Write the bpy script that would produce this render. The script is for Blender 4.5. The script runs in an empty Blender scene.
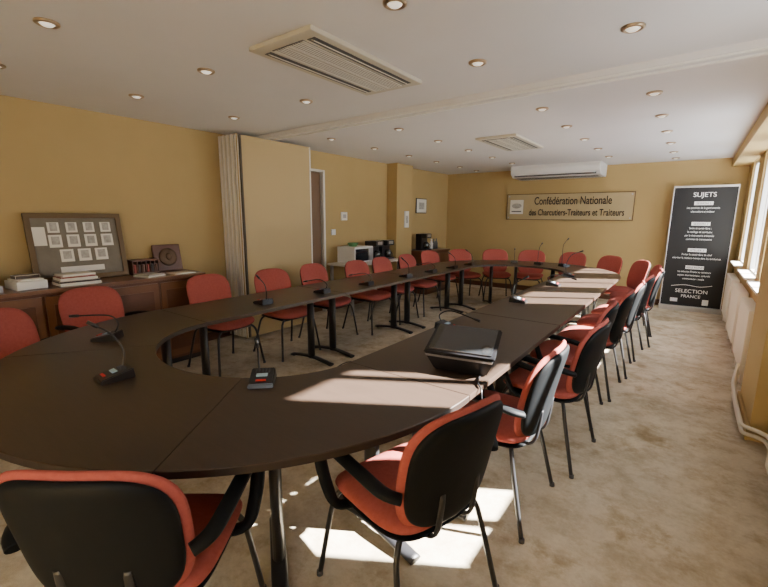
import bpy, bmesh, math, random
from mathutils import Vector, Matrix
random.seed(3)
scene = bpy.context.scene
COL = scene.collection

# ------------------------------------------------------------------ materials
def mat(name, col, rough=0.5, metal=0.0, noise=None, bump=None, spec=0.5, coat=0.0, emit=None):
    m = bpy.data.materials.new(name); m.use_nodes = True
    nt = m.node_tree; b = nt.nodes['Principled BSDF']
    b.inputs['Base Color'].default_value = (*col, 1)
    b.inputs['Roughness'].default_value = rough
    b.inputs['Metallic'].default_value = metal
    b.inputs['Specular IOR Level'].default_value = spec
    if coat: b.inputs['Coat Weight'].default_value = coat
    if emit:
        b.inputs['Emission Color'].default_value = (*emit[0], 1); b.inputs['Emission Strength'].default_value = emit[1]
    tc = nt.nodes.new('ShaderNodeTexCoord')
    if noise:
        scale, col2, amt = noise[:3]
        mp = nt.nodes.new('ShaderNodeMapping')
        if len(noise) > 3: mp.inputs['Scale'].default_value = noise[3]
        n = nt.nodes.new('ShaderNodeTexNoise'); n.inputs['Scale'].default_value = scale; n.inputs['Detail'].default_value = 6
        n.inputs['Roughness'].default_value = 0.65
        cr = nt.nodes.new('ShaderNodeValToRGB')
        cr.color_ramp.elements[0].position = 0.5 - amt; cr.color_ramp.elements[1].position = 0.5 + amt
        cr.color_ramp.elements[0].color = (*col, 1); cr.color_ramp.elements[1].color = (*col2, 1)
        nt.links.new(tc.outputs['Object'], mp.inputs['Vector']); nt.links.new(mp.outputs[0], n.inputs['Vector'])
        nt.links.new(n.outputs['Fac'], cr.inputs['Fac']); nt.links.new(cr.outputs['Color'], b.inputs['Base Color'])
    if bump:
        n2 = nt.nodes.new('ShaderNodeTexNoise'); n2.inputs['Scale'].default_value = bump[0]; n2.inputs['Detail'].default_value = 3
        bp = nt.nodes.new('ShaderNodeBump'); bp.inputs['Strength'].default_value = bump[1]; bp.inputs['Distance'].default_value = 0.004
        nt.links.new(tc.outputs['Object'], n2.inputs['Vector']); nt.links.new(n2.outputs['Fac'], bp.inputs['Height'])
        nt.links.new(bp.outputs[0], b.inputs['Normal'])
    return m

M_wall = mat('ochre_paint', (0.43,0.310,0.130), 0.75, noise=(1.2,(0.475,0.345,0.152),0.3), bump=(120,0.15), spec=0.3)
M_ceil = mat('ceiling_paint', (0.69,0.68,0.68), 0.85, noise=(2,(0.73,0.715,0.715),0.3), spec=0.2)
M_carpet = mat('beige_carpet', (0.46,0.40,0.30), 0.97, noise=(1.1,(0.70,0.63,0.50),0.16), bump=(350,0.6), spec=0.1)
# extra layers for the carpet wear and stains
nt = M_carpet.node_tree
b = nt.nodes['Principled BSDF']; l = b.inputs['Base Color'].links[0]; src = l.from_socket
tcn=[x for x in nt.nodes if x.type=='TEX_COORD'][0]
for sc_,lo,hi,c0 in ((6,.36,.56,(0.78,0.73,0.66,1)),(2.6,.36,.46,(0.74,0.68,0.58,1)),(40,.3,.7,(0.88,0.88,0.88,1))):
    n = nt.nodes.new('ShaderNodeTexNoise'); n.inputs['Scale'].default_value = sc_; n.inputs['Detail'].default_value = 10; n.inputs['Roughness'].default_value = 0.7
    r = nt.nodes.new('ShaderNodeValToRGB'); r.color_ramp.elements[0].position=lo; r.color_ramp.elements[1].position=hi
    r.color_ramp.elements[0].color=c0; r.color_ramp.elements[1].color=(1.04,1.04,1.04,1)
    mx = nt.nodes.new('ShaderNodeMix'); mx.data_type='RGBA'; mx.blend_type='MULTIPLY'; mx.inputs[0].default_value=1
    nt.links.new(tcn.outputs['Object'], n.inputs['Vector']); nt.links.new(n.outputs['Fac'], r.inputs['Fac'])
    nt.links.new(src, mx.inputs[6]); nt.links.new(r.outputs['Color'], mx.inputs[7]); src = mx.outputs[2]
nt.links.new(src, b.inputs['Base Color'])

M_table = mat('dark_wenge_laminate', (0.037,0.024,0.018), 0.30, noise=(6,(0.054,0.036,0.026),0.3,(1,12,1)), spec=0.35)
M_edge = mat('table_edge_band', (0.022,0.014,0.011), 0.4)
M_black = mat('black_powder_steel', (0.014,0.014,0.016), 0.4)
M_plastic = mat('black_shell_plastic', (0.006,0.007,0.008), 0.55, spec=0.12)
M_device = mat('device_black', (0.012,0.012,0.014), 0.3)
M_red = mat('coral_red_fabric', (0.315,0.068,0.055), 0.9, noise=(60,(0.39,0.095,0.078),0.25), bump=(500,0.5), spec=0.2)
M_white = mat('white_plastic', (0.78,0.77,0.74), 0.45)
M_cream = mat('cream_panel', (0.76,0.72,0.63), 0.55)
M_tanpanel = mat('tan_partition_panel', (0.47,0.35,0.165), 0.6)
M_gap = mat('partition_gap', (0.10,0.085,0.06), 0.8)
M_doorwaydark = mat('doorway_dark_leaf', (0.16,0.085,0.035), 0.45, noise=(4,(0.20,0.11,0.05),0.3,(1,1,0.2)))
M_dgrey = mat('dark_grey', (0.06,0.06,0.065), 0.5)
M_grey = mat('grey_metal', (0.45,0.45,0.46), 0.35, 0.7)
M_vent = mat('beige_vent_plastic', (0.55,0.51,0.41), 0.5)
M_ventdark = mat('vent_dark', (0.09,0.085,0.08), 0.6)
M_cab = mat('mahogany', (0.085,0.030,0.014), 0.4, noise=(5,(0.13,0.048,0.022),0.3,(1,1,8)))
M_cabtop = mat('mahogany_top', (0.14,0.06,0.03), 0.3, noise=(5,(0.19,0.085,0.04),0.3,(8,1,1)))
M_gold = mat('antique_gilt', (0.14,0.09,0.04), 0.45, 0.4, bump=(90,0.8))
M_mat = mat('photo_mount', (0.13,0.11,0.08), 0.6, noise=(8,(0.21,0.18,0.13),0.3))
M_paper = mat('paper', (0.80,0.77,0.68), 0.7)
M_photo = mat('old_photograph', (0.55,0.53,0.47), 0.6, noise=(25,(0.30,0.28,0.25),0.2))
M_bookr = mat('book_red', (0.25,0.04,0.03), 0.6)
M_bookb = mat('book_blue', (0.10,0.14,0.22), 0.6)
M_bookd = mat('book_dark', (0.05,0.035,0.03), 0.6)
M_bronze = mat('bronze', (0.10,0.055,0.025), 0.45, 0.5, bump=(40,0.8))
M_banner = mat('banner_print', (0.014,0.014,0.016), 0.5, spec=0.3)
M_text = mat('white_print', (0.85,0.85,0.85), 0.6)
M_cyan = mat('pale_blue_label', (0.35,0.50,0.62), 0.6)
M_board = mat('sign_board', (0.40,0.31,0.16), 0.35, noise=(3,(0.44,0.35,0.19),0.3))
M_signtext = mat('sign_letters', (0.03,0.022,0.018), 0.5)
M_bronzetrim = mat('lamp_trim', (0.45,0.34,0.22), 0.3, 0.8)
M_lamp = mat('lamp_glass', (0.8,0.76,0.68), 0.2, emit=((1.0,0.9,0.75),0.8))
M_redled = mat('red_marking', (0.6,0.03,0.03), 0.5)
M_screen = mat('glossy_screen', (0.02,0.022,0.025), 0.06, coat=1.0)
M_green = mat('green_plastic', (0.10,0.28,0.10), 0.5)
M_winframe = mat('window_frame_white', (0.75,0.74,0.72), 0.4)
M_hall = mat('hall_paint', (0.55,0.38,0.18), 0.8)

# ------------------------------------------------------------------ mesh builder
def smooth(pts, n=6):
    P = [Vector(p) for p in pts]; out = []
    for i in range(len(P)-1):
        p0 = P[max(i-1,0)]; p1 = P[i]; p2 = P[i+1]; p3 = P[min(i+2,len(P)-1)]
        for k in range(n):
            t = k/n
            out.append(0.5*((2*p1)+(-p0+p2)*t+(2*p0-5*p1+4*p2-p3)*t*t+(-p0+3*p1-3*p2+p3)*t**3))
    out.append(P[-1]); return out

class MB:
    def __init__(s): s.bm = bmesh.new(); s.mats = []
    def mi(s, m):
        if m not in s.mats: s.mats.append(m)
        return s.mats.index(m)
    def face(s, vs, m, sm=False):
        try:
            f = s.bm.faces.new(vs); f.material_index = s.mi(m); f.smooth = sm; return f
        except ValueError: return None
    def box(s, c, d, m, rz=0, rx=0, ry=0, bev=0):
        c = Vector(c); R = Matrix.Rotation(rz,3,'Z') @ Matrix.Rotation(ry,3,'Y') @ Matrix.Rotation(rx,3,'X')
        V = []
        for z in (-.5,.5):
            for x,y in ((-.5,-.5),(.5,-.5),(.5,.5),(-.5,.5)):
                V.append(s.bm.verts.new(c + R @ Vector((x*d[0],y*d[1],z*d[2]))))
        F = []
        for q in ((3,2,1,0),(4,5,6,7),(0,1,5,4),(1,2,6,5),(2,3,7,6),(3,0,4,7)):
            F.append(s.face([V[i] for i in q], m))
        if bev:
            es = set(e for f in F for e in f.edges)
            bmesh.ops.bevel(s.bm, geom=list(es), offset=bev, segments=2, affect='EDGES', profile=0.6)
    def hexa(s, P, m, bev=0):
        V = [s.bm.verts.new(Vector(p)) for p in P]; F=[]
        for q in ((3,2,1,0),(4,5,6,7),(0,1,5,4),(1,2,6,5),(2,3,7,6),(3,0,4,7)):
            F.append(s.face([V[i] for i in q], m))
        if bev:
            es = set(e for f in F for e in f.edges)
            bmesh.ops.bevel(s.bm, geom=list(es), offset=bev, segments=2, affect='EDGES')
    def tube(s, pts, ra, m, rb=None, ref=(0,0,1), seg=10, taper=None):
        rb = rb or ra; P = [Vector(p) for p in pts]; rings = []; ref = Vector(ref)
        last = None
        for i,p in enumerate(P):
            t = (P[min(i+1,len(P)-1)]-P[max(i-1,0)]).normalized()
            sd = t.cross(ref)
            if sd.length < 0.05: sd = last if last else t.cross(Vector((1,0,0.01)))
            sd = (sd - t*sd.dot(t)).normalized()
            if last and sd.dot(last) < 0: sd = -sd
            last = sd.copy(); up = sd.cross(t)
            k = 1 if not taper else taper[0]+(taper[1]-taper[0])*i/(len(P)-1)
            rings.append([s.bm.verts.new(p+sd*ra*k*math.cos(a)+up*rb*k*math.sin(a)) for a in [2*math.pi*j/seg for j in range(seg)]])
        for a,b2 in zip(rings, rings[1:]):
            for j in range(seg):
                s.face([a[j],a[(j+1)%seg],b2[(j+1)%seg],b2[j]], m, True)
        s.face(rings[0][::-1], m); s.face(rings[-1], m)
    def lathe(s, c, prof, m, seg=24):
        c = Vector(c); rings = []
        for r_,z in prof:
            rings.append([s.bm.verts.new(c+Vector((r_*math.cos(2*math.pi*j/seg), r_*math.sin(2*math.pi*j/seg), z))) for j in range(seg)])
        for a,b2 in zip(rings, rings[1:]):
            for j in range(seg): s.face([a[j],a[(j+1)%seg],b2[(j+1)%seg],b2[j]], m, True)
        s.face(rings[0][::-1], m); s.face(rings[-1], m)
    def pad(s, W, H, T, m, fn, n=4.0, K=8, S=48, e=4):
        def pt(rho, a, sg):
            ca, sa = math.cos(a), math.sin(a)
            x = W/2*rho*math.copysign(abs(ca)**(2/n), ca); z = H/2*rho*math.copysign(abs(sa)**(2/n), sa)
            h = T/2*math.sqrt(max(0,1-rho**e))
            return s.bm.verts.new(Vector(fn(x, sg*h, z)))
        fr = [pt(0,0,1)]; bk = [pt(0,0,-1)]
        FR=[];BK=[]
        for k in range(1,K):
            rho = math.sin(k/K*math.pi/2)
            FR.append([pt(rho,2*math.pi*j/S,1) for j in range(S)]); BK.append([pt(rho,2*math.pi*j/S,-1) for j in range(S)])
        E = [pt(1,2*math.pi*j/S,0) for j in range(S)]
        FR.append(E); BK.append(E)
        for L,c0,fl in ((FR,fr[0],False),(BK,bk[0],True)):
            for j in range(S):
                q=[c0,L[0][(j+1)%S],L[0][j]]; s.face(q if not fl else q[::-1], m, True)
            for a,b2 in zip(L,L[1:]):
                for j in range(S):
                    q=[a[j],a[(j+1)%S],b2[(j+1)%S],b2[j]]; s.face(q if not fl else q[::-1], m, True)
    def mesh(s, name):
        bmesh.ops.recalc_face_normals(s.bm, faces=s.bm.faces)
        me = bpy.data.meshes.new(name); s.bm.to_mesh(me); s.bm.free()
        for m in s.mats: me.materials.append(m)
        return me
    def obj(s, name, parent=None, loc=(0,0,0), rz=0):
        return place(s.mesh(name), name, parent, loc, rz)

def place(me, name, parent=None, loc=(0,0,0), rz=0):
    o = bpy.data.objects.new(name, me); COL.objects.link(o)
    o.location = loc; o.rotation_euler = (0,0,rz)
    if parent: o.parent = parent
    return o
def empty(name, loc=(0,0,0), rz=0):
    o = bpy.data.objects.new(name, None); COL.objects.link(o); o.location = loc; o.rotation_euler=(0,0,rz)
    o.empty_display_size = 0.1; return o
def text(body, name, size, m, parent, loc, rot, align='CENTER', ext=0.0008):
    c = bpy.data.curves.new(name,'FONT'); c.body = body; c.size = size; c.align_x = align; c.extrude = ext
    c.materials.append(m); o = bpy.data.objects.new(name, c); COL.objects.link(o)
    o.parent = parent; o.location = loc; o.rotation_euler = rot; return o

# ------------------------------------------------------------------ room
XL, XR, YB, YF, H = -4.60, 0.58, 8.65, -2.2, 2.44
b=MB(); b.box(((XL+XR)/2,(YB+YF)/2,-0.05),(XR-XL+0.6,YB-YF+0.4,0.1),M_carpet); b.obj('floor')
b=MB(); b.box(((XL+XR)/2,(YB+YF)/2,H+0.05),(XR-XL+0.6,YB-YF+0.4,0.1),M_ceil); b.obj('ceiling')
b=MB(); b.box(((XL+XR)/2,YB+0.1,H/2),(XR-XL+0.6,0.2,H),M_wall); b.obj('wall_back')
b=MB(); b.box(((XL+XR)/2,YF-0.1,H/2),(XR-XL+0.6,0.2,H),M_wall); b.obj('wall_front')
DY0,DY1=3.95,4.67
b=MB()
b.box((XL-0.1,(YF+DY0)/2,H/2),(0.2,DY0-YF,H),M_wall)
b.box((XL-0.1,(DY1+YB)/2,H/2),(0.2,YB-DY1,H),M_wall)
b.box((XL-0.1,(DY0+DY1)/2,(2.15+H)/2),(0.2,DY1-DY0,H-2.15),M_wall)
b.obj('wall_left')
b=MB(); b.box((XL+0.11,6.57,H/2),(0.22,0.52,H),M_wall); b.obj('wall_column')
b=MB(); b.box((XL-1.3,4.6,1.15),(0.1,3.2,2.3),M_hall); b.box((XL-0.75,6.2,1.15),(1.1,0.1,2.3),M_hall); b.box((XL-0.75,3.0,1.15),(1.1,0.1,2.3),M_hall)
b.box((XL-0.75,4.6,2.35),(1.2,3.3,0.1),M_ceil); b.box((XL-0.78,4.6,-0.05),(1.1,3.3,0.1),M_carpet); b.obj('wall_hall')
b=MB()
for y in (DY0,DY1): b.box((XL-0.02,y,1.09),(0.07,0.035,2.18),M_cream)
b.box((XL-0.02,(DY0+DY1)/2,2.165),(0.07,DY1-DY0,0.03),M_cream); b.obj('trim_1')
D=empty('doorway_fill_1',(XL-0.07,(DY0+DY1)/2,0)); b=MB(); b.box((0,0,1.075),(0.04,DY1-DY0-0.05,2.13),M_doorwaydark)  # closed leaf added; its dark brown stands in for the dim open doorway
for z in (0.55,1.55): b.box((0.022,0,z),(0.006,0.46,0.75),M_doorwaydark,bev=0.002)
b.tube([(0.02,-0.28,1.02),(0.06,-0.28,1.02),(0.06,-0.18,1.02)],0.009,M_grey); b.obj('leaf',D)
# right wall with windows
wins = [(-2.0,-0.85),(2.18,2.92),(4.72,5.55),(5.85,6.80),(7.35,8.10)]  # first window, behind the camera, is unseen and added for soft light
SILL, HEAD = 0.86, 2.30
b=MB(); T=0.10; xc=XR+T/2
b.box((xc,(YF+YB)/2,SILL/2),(T,YB-YF,SILL),M_wall)
b.box((xc,(YF+YB)/2,(HEAD+H)/2),(T,YB-YF,H-HEAD),M_wall)
ys=[YF]+[v for w in wins for v in w]+[YB]
for i in range(0,len(ys),2):
    b.box((xc,(ys[i]+ys[i+1])/2,(SILL+HEAD)/2),(T,ys[i+1]-ys[i],HEAD-SILL),M_wall)
b.box((0.52,3.98,H/2),(0.12,0.72,H),M_wall)
b.obj('wall_right')
b=MB(); b.box((0.47,(3.3+YB)/2,H-0.07),(0.21,YB-3.3,0.14),M_wall); b.obj('trim_2')
for i,(y0,y1) in enumerate(wins):
    e=empty('window_%d'%(i+1),(XR+0.05,(y0+y1)/2,(SILL+HEAD)/2)); w=y1-y0; h=HEAD-SILL
    b=MB()
    for s_ in (-1,1):
        b.box((0,s_*(w/2-0.02),0),(0.05,0.04,h),M_winframe); b.box((0,0,s_*(h/2-0.02)),(0.045,w,0.04),M_winframe)
    b.box((0,0,0),(0.04,0.045,h),M_winframe)
    b.obj('frame',e)
    b=MB(); b.box((-0.07,0,-h/2+0.012),(0.14,w+0.04,0.024),M_cream); b.obj('sill',e)
e=empty('added_sun_blind',(XR-0.02,2.77,HEAD)); b=MB(); b.box((0,0,-0.25),(0.004,0.31,0.55),M_cream); b.tube([(0,-0.16,0.01),(0,0.16,0.01)],0.02,M_cream); b.box((0,0,-0.53),(0.012,0.31,0.02),M_white); b.obj('sun_blocker',e)  # unseen blind, added to narrow the sun patch on the near table
b=MB(); b.box(((XL+XR)/2,YB-0.008,0.05),(XR-XL,0.016,0.1),M_cab); b.obj('baseboard_back')
b=MB(); b.box((XR-0.008,(YF+3.6)/2,0.05),(0.016,3.6-YF,0.1),M_wall); b.box((0.452,3.98,0.05),(0.016,0.74,0.1),M_wall); b.obj('baseboard_right')
b=MB(); b.box((XL+0.008,(YF+3.9)/2,0.05),(0.016,3.9-YF,0.1),M_cab); b.box((XL+0.008,5.5,0.05),(0.016,1.6,0.1),M_cab); b.obj('baseboard_left')
rt=-0.04
b=MB(); b.box((-2.0,3.28,H-0.02),(4.9,0.14,0.04),M_ceil,rz=rt); b.box((-2.0,3.23,H-0.045),(4.9,0.02,0.012),M_white,rz=rt); b.box((-2.0,3.33,H-0.045),(4.9,0.02,0.012),M_white,rz=rt)
b.obj('trim_3')

# ------------------------------------------------------------------ folding partition
P=empty('folding_partition',(0,0,0))
for i in range(5):
    b=MB(); x=XL+0.045+i*0.078
    b.box((x,3.50,1.215),(0.060,1.08,2.36),M_cream if i<4 else M_tanpanel,bev=0.004)
    b.box((x-0.004,2.945,1.215),(0.050,0.03,2.38),M_white,bev=0.010)
    b.box((x+0.035,2.962,1.215),(0.028,0.02,2.34),M_gap)
    b.box((x,3.4,2.41),(0.03,0.05,0.05),M_grey)
    if i==4: b.box((x+0.002,4.03,1.215),(0.066,0.02,2.37),M_cream)
    b.obj('panel_%d'%(i+1),P)

# ------------------------------------------------------------------ tables
CX, Y0, Y1, RO, RI, TH = -2.07, 1.58, 6.08, 1.37, 0.68, 0.74
def leg_mesh():
    b=MB()
    b.tube([(0,0,0.03),(0,0,TH-0.03)],0.045,M_black,rb=0.026,ref=(0,1,0),seg=14)
    b.box((0,0,TH-0.036),(0.46,0.07,0.012),M_black)
    b.tube(smooth([(-0.29,0,0.014),(-0.15,0,0.034),(0,0,0.045),(0.15,0,0.034),(0.29,0,0.014)],4),0.034,M_black,rb=0.014,ref=(0,0,1),seg=12)
    b.lathe((-0.27,0,0),[(0.02,0),(0.02,0.012)],M_black,10); b.lathe((0.27,0,0),[(0.02,0),(0.02,0.012)],M_black,10)
    return b.mesh('table_leg')
LEG=leg_mesh()
def straight(xc,y0,y1,dx=0,rz=0):
    yc=(y0+y1)/2; e=empty('conference_table',(xc+dx,yc,0),rz); L=y1-y0-0.005
    b=MB(); b.box((0,0,TH-0.014),(RO-RI,L,0.028),M_table,bev=0.004); b.box((0,0,TH-0.035),(RO-RI-0.1,L-0.1,0.014),M_edge)
    b.obj('tabletop',e)
    for i,y in enumerate((-L/2+0.16,L/2-0.16)): place(LEG,'leg_%d'%(i+1),e,(0,y,0))
def curved(cy,a0,a1,legs):
    e=empty('curved_conference_table',(CX,cy,0))
    b=MB(); N=28; g=0.0018
    A=[a0+g+(a1-a0-2*g)*i/N for i in range(N+1)]
    R=[]
    for a in A:
        c,s_=math.cos(a),math.sin(a); ring=[]
        for r_,z in ((RI+0.003,TH),(RO-0.003,TH),(RO,TH-0.003),(RO,TH-0.028),(RI,TH-0.028),(RI,TH-0.003)):
            k = 0.88 if r_<1 else 1.0
            ring.append(b.bm.verts.new((r_*c,r_*s_*k,z)))
        R.append(ring)
    for p,q in zip(R,R[1:]):
        for j in range(6):
            b.face([p[j],p[(j+1)%6],q[(j+1)%6],q[j]],M_table if j in(0,1,5,3) else M_edge)
    b.face(R[0],M_edge); b.face(R[-1][::-1],M_edge)
    b.obj('tabletop',e)
    for i,a in enumerate(legs):
        a=math.radians(a); place(LEG,'leg_%d'%(i+1),e,(0.98*math.cos(a),0.98*math.sin(a),0),a)
r_=math.radians
curved(Y0,r_(-52),r_(0),(-37,-10)); curved(Y0,r_(-128),r_(-52),(-114,-66)); curved(Y0,r_(-180),r_(-128),(-170,-142))
curved(Y1,r_(0),r_(60),(12,48)); curved(Y1,r_(60),r_(120),(72,108)); curved(Y1,r_(120),r_(180),(132,168))
RM=(RO+RI)/2
for i in range(3):
    straight(CX+RM,Y0+1.5*i,Y0+1.5*(i+1)); straight(CX-RM,Y0+1.5*i,Y0+1.5*(i+1))

# ------------------------------------------------------------------ chairs
def chair_meshes():
    D={}
    b=MB()
    b.pad(0.49,0.46,0.085,M_red,lambda x,t,z:(x,z+0.01,0.455+t-0.25*max(0,z-0.1)**2*4+0.25*x*x),n=4.2)
    D['seat']=b.mesh('chair_seat')
    b=MB(); b.pad(0.46,0.43,0.03,M_plastic,lambda x,t,z:(x,z,0.415+t+0.2*x*x),n=4)
    D['seat_pan']=b.mesh('chair_seat_pan')
    def bf(off):
        def f(x,t,z):
            x2=x*(1.0+0.25*z)
            return (x2,-0.245+t+off+0.85*x*x-0.20*z-0.35*z*z*0.5,0.672+z)
        return f
    b=MB(); b.pad(0.475,0.47,0.055,M_red,bf(0.0),n=3.4); D['backrest']=b.mesh('chair_backrest')
    b=MB(); b.pad(0.445,0.435,0.045,M_plastic,bf(-0.020),n=3.4,e=8); D['back_shell']=b.mesh('chair_back_shell')
    b=MB()
    for s_ in (-1,1):
        b.tube(smooth([(s_*0.17,0.19,0.415),(s_*0.205,0.205,0.38),(s_*0.225,0.22,0.30),(s_*0.26,0.26,0.0)],5),0.011,M_black)
        b.tube(smooth([(s_*0.17,-0.15,0.415),(s_*0.205,-0.17,0.38),(s_*0.225,-0.19,0.30),(s_*0.26,-0.26,0.0)],5),0.011,M_black)
        b.tube([(s_*0.17,-0.16,0.41),(s_*0.17,0.2,0.41)],0.011,M_black)
        b.tube(smooth([(s_*0.09,-0.02,0.405),(s_*0.09,-0.17,0.40),(s_*0.09,-0.235,0.43),(s_*0.09,-0.255,0.52),(s_*0.09,-0.262,0.60)],4),0.014,M_black,rb=0.007,ref=(0,1,0))
        b.lathe((s_*0.26,0.26,0),[(0.014,0),(0.013,0.02)],M_dgrey,10); b.lathe((s_*0.26,-0.26,0),[(0.014,0),(0.013,0.02)],M_dgrey,10)
    b.tube([(-0.17,0.19,0.41),(0.17,0.19,0.41)],0.011,M_black); b.tube([(-0.17,-0.15,0.41),(0.17,-0.15,0.41)],0.011,M_black)
    D['frame']=b.mesh('chair_frame')
    b=MB()
    for s_ in (-1,1):
        b.tube(smooth([(s_*0.19,0.10,0.408),(s_*0.262,0.115,0.425),(s_*0.285,0.15,0.50),(s_*0.29,0.185,0.60),(s_*0.29,0.165,0.655),(s_*0.29,0.09,0.672),(s_*0.288,-0.05,0.662),(s_*0.275,-0.17,0.64),(s_*0.235,-0.215,0.62)],5),0.026,M_plastic,rb=0.016,ref=(s_*0.02,0,1) ,seg=12)
    D['armrests']=b.mesh('chair_armrests')
    return D
CH=chair_meshes()
def chair(x,y,face,arms=True):
    e=empty('conference_chair',(x,y,0),math.radians(face-90))
    for k,me in CH.items():
        if k=='armrests' and not arms: continue
        place(me,k,e)
def toC(x,y,cy): return math.degrees(math.atan2(cy-y,CX-x))
chair(-1.30,0.51,126); chair(-0.80,1.256,166)
chair(-3.24,0.73,toC(-3.24,.73,Y0)); chair(-3.72,1.30,8)
for y,x,a,ar in ((2.02,-0.745,180,True),(2.70,-0.66,177,True),(3.35,-0.70,182,False),(3.98,-0.66,179,False),(4.62,-0.63,182,False),(5.25,-0.60,177,False),(5.90,-0.55,184,False)): chair(x,y,a,ar)
for y,x,a in ((2.30,-3.68,2),(2.98,-3.55,-3),(3.68,-3.58,3),(4.32,-3.42,-2),(4.95,-3.45,2),(5.58,-3.42,0)): chair(x,y,a,False)
for a in (168,145,122,100,76,53,30,10):
    ar=math.radians(a); R=1.50; x=CX+R*math.cos(ar); y=Y1+0.05+R*math.sin(ar); chair(x,y,a+180,False)

# ------------------------------------------------------------------ microphones
def mic(x,y,face,neck=None,up=0.22):
    e=empty('gooseneck_microphone',(x,y,TH),math.radians(face-90))
    b=MB()
    b.hexa([(-0.058,-0.075,0),(0.058,-0.075,0),(0.058,0.07,0),(-0.058,0.07,0),(-0.053,-0.07,0.020),(0.053,-0.07,0.020),(0.053,0.065,0.048),(-0.053,0.065,0.048)],M_device,bev=0.004)
    b.box((0,-0.005,0.0385),(0.05,0.022,0.004),M_cyan,rx=0.205); b.box((0,-0.048,0.0300),(0.045,0.012,0.004),M_redled,rx=0.205)
    for k in range(5): b.box((-0.03+k*0.015,0.03,0.0455),(0.006,0.03,0.003),M_dgrey,rx=0.205)
    b.obj('base',e)
    b=MB(); nk = neck or [(0,0.045,0.04),(0,0.05,0.10),(0,0.03,0.17),(0,-0.04,up)]
    S=smooth(nk,6); b.tube(S,0.0045,M_device,seg=8)
    d=(S[-1]-S[-2]).normalized(); b.tube([S[-1]-d*0.005,S[-1]+d*0.02,S[-1]+d*0.045],0.009,M_device,seg=10)
    b.obj('gooseneck',e)
low=[(0,0.045,0.04),(0,0.06,0.09),(0,-0.03,0.13),(0,-0.20,0.10)]
mic(-2.12,0.74,86,[(-0.03,0.045,0.04),(-0.035,0.055,0.12),(-0.05,0.02,0.20),(-0.07,-0.03,0.245)])
mic(-2.85,0.98,42,[(0,0.045,0.04),(0,0.07,0.10),(0,0.02,0.15),(0,-0.16,0.15)])
mic(-1.53,1.13,135,[(-0.02,0.045,0.04),(-0.02,0.05,0.09),(-0.02,0.045,0.13),(-0.02,0.03,0.165)])
mic(-2.98,2.25,0); mic(-2.95,2.95,5,low); mic(-2.9,3.6,5,low); mic(-2.9,4.4,-5); mic(-2.88,5.0,0,low); mic(-2.86,5.6,0); mic(-2.86,6.2,0)
mic(-1.30,2.50,178,low); mic(-1.22,3.72,185); mic(-1.22,4.9,180,low); mic(-1.25,5.8,180,[(0,0.045,0.04),(0,0.05,0.16),(0,0.0,0.28),(0,-0.10,0.33)])
mic(-1.6,6.98,240,[(0,0.045,0.04),(0,0.05,0.2),(0.02,0.02,0.34),(0.06,-0.10,0.42)]); mic(-2.4,6.98,290); mic(-2.0,7.0,270,[(0,0.045,0.04),(0,0.05,0.16),(0,0.0,0.28),(0,-0.10,0.33)])
# conference speaker unit with sloped screen
e=empty('conference_speaker_unit',(-0.875,1.88,TH),math.radians(12)); e.scale=(1.08,1.08,1.22)
b=MB()
b.hexa([(-0.12,-0.08,0),(0.12,-0.08,0),(0.12,0.07,0),(-0.12,0.07,0),(-0.165,-0.12,0.085),(0.165,-0.12,0.085),(0.16,0.09,0.16),(-0.16,0.09,0.16)],M_device,bev=0.006)
b.obj('body',e)
b=MB(); b.hexa([(-0.145,-0.102,0.093),(0.145,-0.102,0.093),(0.143,0.075,0.157),(-0.143,0.075,0.157),(-0.145,-0.102,0.096),(0.145,-0.102,0.096),(0.143,0.075,0.160),(-0.143,0.075,0.160)],M_screen); b.obj('screen',e)
b=MB(); b.hexa([(-0.15,-0.112,0.064),(0.15,-0.112,0.064),(0.15,-0.098,0.064),(-0.15,-0.098,0.064),(-0.155,-0.120,0.074),(0.155,-0.120,0.074),(0.155,-0.108,0.074),(-0.155,-0.108,0.074)],M_grey); b.obj('trim_strip',e)
b=MB()
b.tube(smooth([(-0.75,1.80,TH+0.006),(-0.725,1.72,TH+0.008),(-0.68,1.66,TH-0.01),(-0.672,1.64,0.6),(-0.70,1.63,0.45),(-0.86,1.66,0.25),(-1.0,1.9,0.01),(-1.2,2.3,0.008)],8),0.004,M_device,seg=6)
b.obj('speaker_cable')
b=MB()
for k in range(4):
    pts=[(-2.62+random.uniform(-.1,.15),2.2+k*0.9+j*0.28+random.uniform(-.06,.06),0.006) for j in range(5)]
    pts=[(p[0]+0.12*math.sin(j*2+k),p[1],p[2]) for j,p in enumerate(pts)]
    b.tube(smooth(pts,6),0.005,M_device,seg=6)
b.obj('floor_cables')

# ------------------------------------------------------------------ sideboard and things on it
CH_=0.91
S=empty('sideboard',(XL+0.27,1.0,0))
b=MB(); b.box((0,0,CH_-0.015),(0.50,2.74,0.03),M_cabtop,bev=0.004); b.obj('top',S)
b=MB(); b.box((-0.01,0,0.47),(0.44,2.70,0.82),M_cab); b.box((-0.02,0,0.03),(0.40,2.64,0.06),M_black); b.obj('carcass',S)
b=MB()
for i in range(6):
    y=-1.125+i*0.45
    b.box((0.218,y,0.47),(0.018,0.43,0.76),M_cabtop,bev=0.003); b.box((0.230,y,0.47),(0.008,0.33,0.62),M_cab,bev=0.002)
    b.tube([(0.235,y+(0.185 if i%2==0 else -0.185),0.48),(0.25,y+(0.185 if i%2==0 else -0.185),0.48)],0.012,M_grey)
b.obj('doors',S)
F=empty('framed_photo_collection',(XL+0.14,1.41,CH_+0.004)); F.rotation_euler=(0,math.radians(-9),0)
b=MB(); W,Hh=0.74,0.60
b.box((0,0,Hh/2),(0.015,W-0.04,Hh-0.04),M_mat); b.obj('mount',F)
b=MB()
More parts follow.
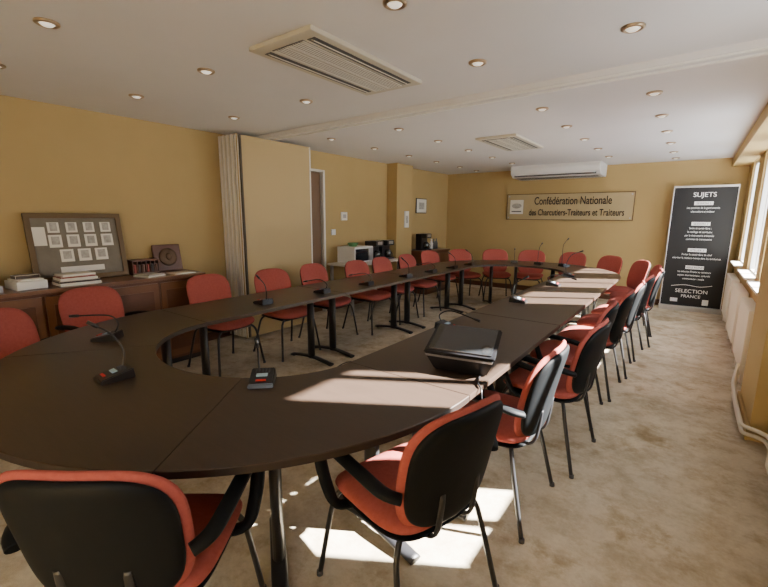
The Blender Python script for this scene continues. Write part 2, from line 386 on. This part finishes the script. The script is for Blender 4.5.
for s_ in (-1,1):
    b.box((0.005,s_*(W/2-0.022),Hh/2),(0.035,0.044,Hh),M_gold,bev=0.006); b.box((0.005,0,Hh/2+s_*(Hh/2-0.022)),(0.034,W,0.044),M_gold,bev=0.006)
b.obj('frame',F)
b=MB()
for rr,(n_,z,w_) in enumerate(((4,0.475,0.085),(4,0.355,0.095),(3,0.225,0.10))):
    for k in range(n_):
        y=(k-(n_-1)/2)*0.135+0.03
        b.box((0.0095,y,z),(0.004,w_,0.11 if rr else 0.09),M_paper); b.box((0.0125,y,z+0.005),(0.004,w_*0.62,0.07),M_photo)
b.box((0.0095,0.0,0.10),(0.004,0.34,0.05),M_paper); b.box((0.0095,-0.28,0.40),(0.004,0.09,0.16),M_paper)
b.obj('photographs',F)
B=empty('book_stack',(XL+0.36,1.27,CH_)); b=MB(); z=0
for i,(w_,d_,h_,m_) in enumerate(((.22,.30,.022,M_paper),(.21,.29,.018,M_bookd),(.20,.27,.02,M_paper),(.19,.25,.015,M_bookr),(.18,.24,.015,M_paper))):
    b.box((0,random.uniform(-.01,.01),z+h_/2+.0005),(w_,d_,h_),m_,rz=random.uniform(-.06,.06),bev=0.002); z+=h_+0.001
b.obj('books',B)
def stack(name,x,y,specs,rz=0):
    e=empty(name,(x,y,CH_),rz); b=MB(); z=0
    for w_,d_,h_,m_ in specs:
        b.box((0,0,z+h_/2+.0005),(w_,d_,h_),m_,bev=min(0.002,h_/4)); z+=h_+0.001
    b.obj('items',e)
stack('document_box',XL+0.30,0.95,((.24,.2,.065,M_white),(.2,.17,.012,M_paper),(.1,.16,.03,M_bookd)),.1)
stack('paper_tray',XL+0.30,0.66,((.26,.24,.05,M_grey),(.23,.21,.03,M_paper),(.2,.15,.04,M_bookd)))
stack('cardboard_box',XL+0.26,0.32,((.26,.3,.13,M_white),(.2,.22,.03,M_paper)))
stack('book_pile',XL+0.33,-0.05,((.2,.28,.03,M_bookb),(.2,.26,.03,M_bookr),(.18,.25,.03,M_paper)))
stack('brochures',XL+0.36,1.88,((.2,.2,.012,M_paper),(.19,.17,.012,M_photo)),.3)
stack('leaflets',XL+0.38,2.18,((.18,.22,.01,M_paper),))
e=empty('wooden_rack',(XL+0.14,1.93,CH_)); b=MB()
b.box((0,0,0.01),(0.12,0.26,0.02),M_cab); b.box((0,0,0.14),(0.12,0.26,0.014),M_cab)
for k in range(7): b.box((0,-0.125+k*0.0416,0.075),(0.11,0.008,0.13),M_cab)
for k in range(6): b.box((0.02,-0.104+k*0.0416,0.06),(0.06,0.02,0.08),(M_bookr,M_bookd,M_cab)[k%3])
b.obj('body',e)
e=empty('commemorative_plaque',(XL+0.11,2.20,CH_+0.003)); e.rotation_euler=(0,math.radians(-11),0)
b=MB(); b.box((0,0,0.14),(0.025,0.29,0.28),M_cab,bev=0.008); b.obj('board',e)
b=MB(); b.pad(0.19,0.19,0.03,M_bronze,lambda x,t,z:(0.018+t,x,0.145+z),n=2,S=32); b.pad(0.06,0.08,0.03,M_bronze,lambda x,t,z:(0.032+t,x,0.15+z),n=2,S=20); b.obj('medallion',e)

# ------------------------------------------------------------------ kitchenette corner on left wall
e=empty('side_table',(XL+0.30,5.35,0)); b=MB()
b.box((0,0,0.76),(0.5,1.35,0.03),M_cream,bev=0.003)
for sx in(-.21,.21):
    for sy in(-.62,.62): b.box((sx,sy,0.373),(0.04,0.04,0.745),M_grey)
b.box((0,0,0.25),(0.44,1.25,0.02),M_cream); b.obj('body',e)
e=empty('microwave_oven',(XL+0.28,5.08,0.776)); b=MB()
b.box((0,0,0.13),(0.36,0.46,0.25),M_white,bev=0.008); b.box((0.182,-0.05,0.13),(0.006,0.32,0.19),M_screen); b.box((0.182,0.17,0.13),(0.006,0.09,0.2),M_grey)
b.tube([(0.2,0.11,0.05),(0.2,0.11,0.21)],0.007,M_grey); b.box((0,0,0.003),(0.3,0.4,0.006),M_black); b.obj('body',e)
b=MB(); b.lathe((XL+0.28,5.02,1.033),[(0.06,0),(0.09,0.05),(0.085,0.055),(0.055,0.01)],M_green,20); b.obj('bowl')
def coffee(x,y,z,name='coffee_machine'):
    e=empty(name,(x,y,z)); b=MB()
    b.box((-0.05,0,0.16),(0.14,0.22,0.32),M_device,bev=0.01); b.box((0.05,0,0.28),(0.14,0.2,0.09),M_device,bev=0.01); b.box((0.05,0,0.015),(0.16,0.2,0.03),M_dgrey,bev=0.004)
    b.box((0.122,0,0.285),(0.004,0.12,0.05),M_grey); b.obj('body',e)
    b=MB(); b.lathe((0.06,0,0.032),[(0.05,0),(0.065,0.04),(0.06,0.1),(0.04,0.13)],M_screen,20); b.tube(smooth([(0.12,0,0.12),(0.15,0,0.1),(0.15,0,0.06),(0.12,0,0.05)],4),0.006,M_device); b.obj('carafe',e)
coffee(XL+0.30,5.55,0.776); coffee(XL+0.30,5.86,0.776,'espresso_machine')
e=empty('low_cabinet',(XL+0.28,7.35,0)); b=MB(); b.box((0,0,0.41),(0.5,0.9,0.82),M_cab,bev=0.004); b.box((0,0,0.835),(0.54,0.94,0.03),M_cabtop)
for s_ in(-1,1): b.box((0.255,s_*0.22,0.42),(0.015,0.42,0.74),M_cabtop,bev=0.003)
b.obj('body',e)
coffee(XL+0.30,7.15,0.85,'water_boiler')
for y in (7.42,7.52,7.62):
    b=MB(); b.lathe((XL+0.32,y,0.85),[(0.035,0),(0.035,0.12),(0.014,0.17),(0.014,0.21)],M_dgrey if y>7.5 else M_white,16); b.obj('thermos_bottle')
def wallpic(name,x,y,z,w,h,axis,fm,im):
    e=empty(name,(x,y,z)); b=MB()
    D_=(lambda a,c,t:(t,a,c)) if axis=='x' else (lambda a,c,t:(a,t,c))
    b.box((0,0,0),D_(w,h,0.016),fm); o=(0.010,0,0) if axis=='x' else (0,-0.010,0)
    b.box(o,D_(w-0.03,h-0.03,0.004),M_paper); o2=(0.013,0,0) if axis=='x' else (0,-0.013,0)
    b.box(o2,D_(w*0.5,h*0.45,0.003),im); b.obj('frame',e)
wallpic('framed_certificate',XL+0.01,7.50,1.72,0.40,0.30,'x',M_black,M_photo)
wallpic('wall_notice',XL+0.01,5.12,1.50,0.14,0.13,'x',M_white,M_grey)
wallpic('information_sheet',XL+0.232,6.62,1.45,0.14,0.30,'x',M_white,M_photo)
b=MB(); b.box((XL+0.012,4.86,1.25),(0.02,0.09,0.09),M_white,bev=0.004); b.obj('light_switch')

# ------------------------------------------------------------------ back wall sign
e=empty('federation_sign',(-2.04,YB,1.71)); b=MB()
b.box((0,-0.03,0),(2.28,0.02,0.50),M_board,bev=0.003)
for s_ in(-1,1):
    b.box((s_*1.14,-0.03,0),(0.010,0.03,0.51),M_bronze); b.box((0,-0.03,s_*0.25),(2.29,0.03,0.010),M_bronze)
    for t_ in(-1,1): b.tube([(s_*1.1,-0.001,t_*0.21),(s_*1.1,-0.05,t_*0.21)],0.014,M_grey)
b.obj('board',e)
b=MB(); b.box((-0.94,-0.043,0.0),(0.27,0.006,0.28),M_paper); b.pad(0.2,0.1,0.01,M_photo,lambda x,t,z:(-0.94+x,-0.048+t,z+0.02),n=2,S=24); b.box((-0.94,-0.048,-0.09),(0.2,0.004,0.02),M_dgrey); b.obj('logo_plate',e)
R90=(math.radians(90),0,0)
o=text('Confédération Nationale','letters_upper',0.19,M_signtext,e,(0.10,-0.045,0.045),R90,ext=0.002); o.scale=(0.72,1.1,1); o.data.offset=0.002
o=text('des Charcutiers-Traiteurs et Traiteurs','letters_lower',0.155,M_signtext,e,(0.16,-0.045,-0.165),R90,ext=0.002); o.scale=(0.70,1.1,1); o.data.offset=0.002
# ceiling-suspended air conditioner
e=empty('air_conditioner',(-2.14,8.24,H)); b=MB()
prof=[(-0.30,-0.0),(-0.32,-0.06),(-0.30,-0.14),(-0.2,-0.205),(0.3,-0.215),(0.34,-0.16),(0.34,0.0)]
L=[b.bm.verts.new((-0.76,y,z)) for y,z in prof]; R=[b.bm.verts.new((0.76,y,z)) for y,z in prof]
for i in range(len(prof)-1): b.face([L[i],L[i+1],R[i+1],R[i]],M_white)
b.face(L[::-1],M_white); b.face(R,M_white); b.face([L[0],R[0],R[-1],L[-1]],M_white); b.obj('casing',e)
b=MB(); b.box((0,-0.258,-0.175),(1.4,0.012,0.05),M_ventdark,rx=math.radians(-35)); b.box((0,-0.271,-0.167),(1.36,0.006,0.014),M_white,rx=math.radians(-35))
for k in range(3): b.box((0,-0.1+k*0.12,-0.214),(1.4,0.02,0.006),M_ventdark)
b.obj('outlet',e)
def cassette(x,y):
    e=empty('ceiling_cassette_unit',(x,y,H)); b=MB()
    b.box((0,0,-0.0125),(0.50,1.07,0.025),M_vent,bev=0.006); b.obj('frame',e)
    b=MB()
    for s_ in(-1,1): b.box((s_*0.175,0,-0.0265),(0.055,0.92,0.003),M_ventdark)
    for s_ in(-1,1): b.box((s_*0.175,0,-0.031),(0.03,0.90,0.005),M_vent,ry=0.5)
    b.box((0,0,-0.027),(0.25,0.94,0.003),M_ventdark)
    b.box((0,0,-0.031),(0.02,0.93,0.006),M_vent)
    for s_ in(-1,1):
        b.box((s_*0.117,0,-0.031),(0.014,0.93,0.006),M_vent)
        for k in range(5): b.box((s_*(0.024+k*0.019),0,-0.031),(0.009,0.93,0.005),M_vent,ry=0.3)
    b.obj('grille',e)
cassette(-1.90,2.14); cassette(-2.0,5.42)
def dl_mesh():
    b=MB(); b.lathe((0,0,0),[(0.055,0),(0.055,-0.008),(0.045,-0.014),(0.036,-0.012),(0.034,0)],M_bronzetrim,24)
    b.lathe((0,0,-0.003),[(0.034,0.003),(0.034,-0.006),(0.02,-0.016),(0.004,-0.018)],M_lamp,20); return b.mesh('downlight')
DL=dl_mesh()
for y in (-0.9,0.0,0.83,1.68,2.57,3.93,4.80,5.68,6.55,7.45,8.2):
    for x in (-3.72,-2.71,-1.19,-0.36):
        if y==8.2 and x in(-2.71,-1.19): continue
        place(DL,'recessed_downlight',None,(x,y,H))

# ------------------------------------------------------------------ roll-up banner
e=empty('roll_up_banner',(0.075,8.38,0),math.radians(2)); b=MB()
b.box((0,0,1.04),(0.80,0.006,1.92),M_banner); b.obj('panel',e)
b=MB(); b.box((0,0.0,0.04),(0.84,0.12,0.08),M_grey,bev=0.01); b.box((0,0,2.0),(0.82,0.025,0.03),M_grey); b.tube([(0,0.03,0.05),(0,0.03,1.98)],0.01,M_grey)
for s_ in(-1,1): b.box((s_*0.405,0.0,1.04),(0.010,0.008,1.92),M_text)
b.obj('stand',e)
def bt(s_,z,size,w=1.0): 
    o=text(s_,'print',size,M_text,e,(0,-0.005,z),R90); o.scale=(w,1,1)
bt('SUJETS',1.84,0.10)
for z,ttl,lines in ((1.74,'SESSION 1',('Les produits de la gastronomie','charcutiere et traiteur')),(1.42,'SESSION 2',('Sante et savoir-faire :','le maillage de territoire','par la charcuterie artisanale','comment le transmettre')),(1.00,'ATELIER 3',('Porter le savoir-faire du chef','valoriser la matiere vivante dans les territoires')),(0.72,'TABLE RONDE',('La selection France au concours','enjeux internationaux, culturels','communaute - media'))):
    b=MB(); b.box((0,-0.006,z),(0.24,0.004,0.055),M_text); b.obj('title_box',e)
    o=text(ttl,'title',0.042,M_banner,e,(0,-0.0095,z-0.015),R90)
    for k,ln in enumerate(lines): bt(ln,z-0.085-k*0.058,0.044,0.76)
bt('SELECTION',0.30,0.085); bt('FRANCE',0.22,0.07)
b=MB(); b.box((-0.22,-0.006,0.17),(0.1,0.004,0.06),M_text); b.box((0.2,-0.006,0.16),(0.08,0.004,0.09),M_text)
b.tube(smooth([(-0.28,-0.006,0.40),(-0.1,-0.006,0.43),(0.1,-0.006,0.41),(0.26,-0.006,0.44)],5),0.004,M_text,seg=6); b.obj('logos',e)

# ------------------------------------------------------------------ radiators and pipes on right wall
def radiator(y0,y1):
    e=empty('radiator',(0,0,0)); b=MB(); n=int((y1-y0)/0.06)
    for i in range(n):
        y=y0+(i+0.5)*(y1-y0)/n; b.box((0.515,y,0.42),(0.09,0.045,0.58),M_cream,bev=0.012)
    b.box((0.515,(y0+y1)/2,0.18),(0.05,y1-y0,0.04),M_cream); b.box((0.515,(y0+y1)/2,0.66),(0.05,y1-y0,0.04),M_cream)
    for y in(y0+0.1,y1-0.1): b.box((0.515,y,0.07),(0.04,0.03,0.14),M_cream)
    b.obj('body',e)
radiator(4.78,5.6); radiator(5.9,6.8); radiator(7.1,8.0); radiator(2.1,3.0)
b=MB()
b.tube(smooth([(0.45,4.68,0.18),(0.43,4.5,0.08),(0.42,4.3,0.06),(0.42,3.7,0.06),(0.43,3.58,0.06),(0.5,3.55,0.06),(0.545,3.45,0.06),(0.545,3.0,0.06)],5),0.013,M_cream)
b.tube(smooth([(0.45,4.68,0.24),(0.42,4.5,0.15),(0.41,4.3,0.12),(0.41,3.7,0.12),(0.42,3.56,0.12),(0.5,3.5,0.12),(0.545,3.4,0.12),(0.545,3.0,0.12)],5),0.013,M_cream)
b.obj('heating_pipes')

# ------------------------------------------------------------------ light
w=bpy.data.worlds.new('World'); scene.world=w; w.use_nodes=True
bg=w.node_tree.nodes['Background']; bg.inputs['Color'].default_value=(0.86,0.93,1.0,1); bg.inputs['Strength'].default_value=8.5
sd=bpy.data.lights.new('sun','SUN'); sd.energy=160; sd.angle=math.radians(0.9); sd.color=(1.0,0.96,0.90)
so=bpy.data.objects.new('sun',sd); COL.objects.link(so)
so.rotation_euler=Vector((-0.85,-0.51,-0.665)).to_track_quat('-Z','Y').to_euler(); so.location=(5,6,6)

# ------------------------------------------------------------------ camera
a=math.radians(36.4); p=math.atan(0.1855); rho=math.radians(0.4)
F_=Vector((-math.sin(a)*math.cos(p),math.cos(a)*math.cos(p),-math.sin(p)))
R_=Vector((math.cos(a),math.sin(a),0)); U_=R_.cross(F_)
R2=R_*math.cos(rho)+U_*math.sin(rho); U2=R2.cross(F_)
mt=Matrix((R2,U2,-F_)).transposed().to_4x4(); mt.translation=Vector((0,0,1.5))
cd=bpy.data.cameras.new('camera'); cd.sensor_width=36; cd.lens=415/768*36; cd.clip_start=0.05
co=bpy.data.objects.new('camera',cd); COL.objects.link(co); co.matrix_world=mt; scene.camera=co
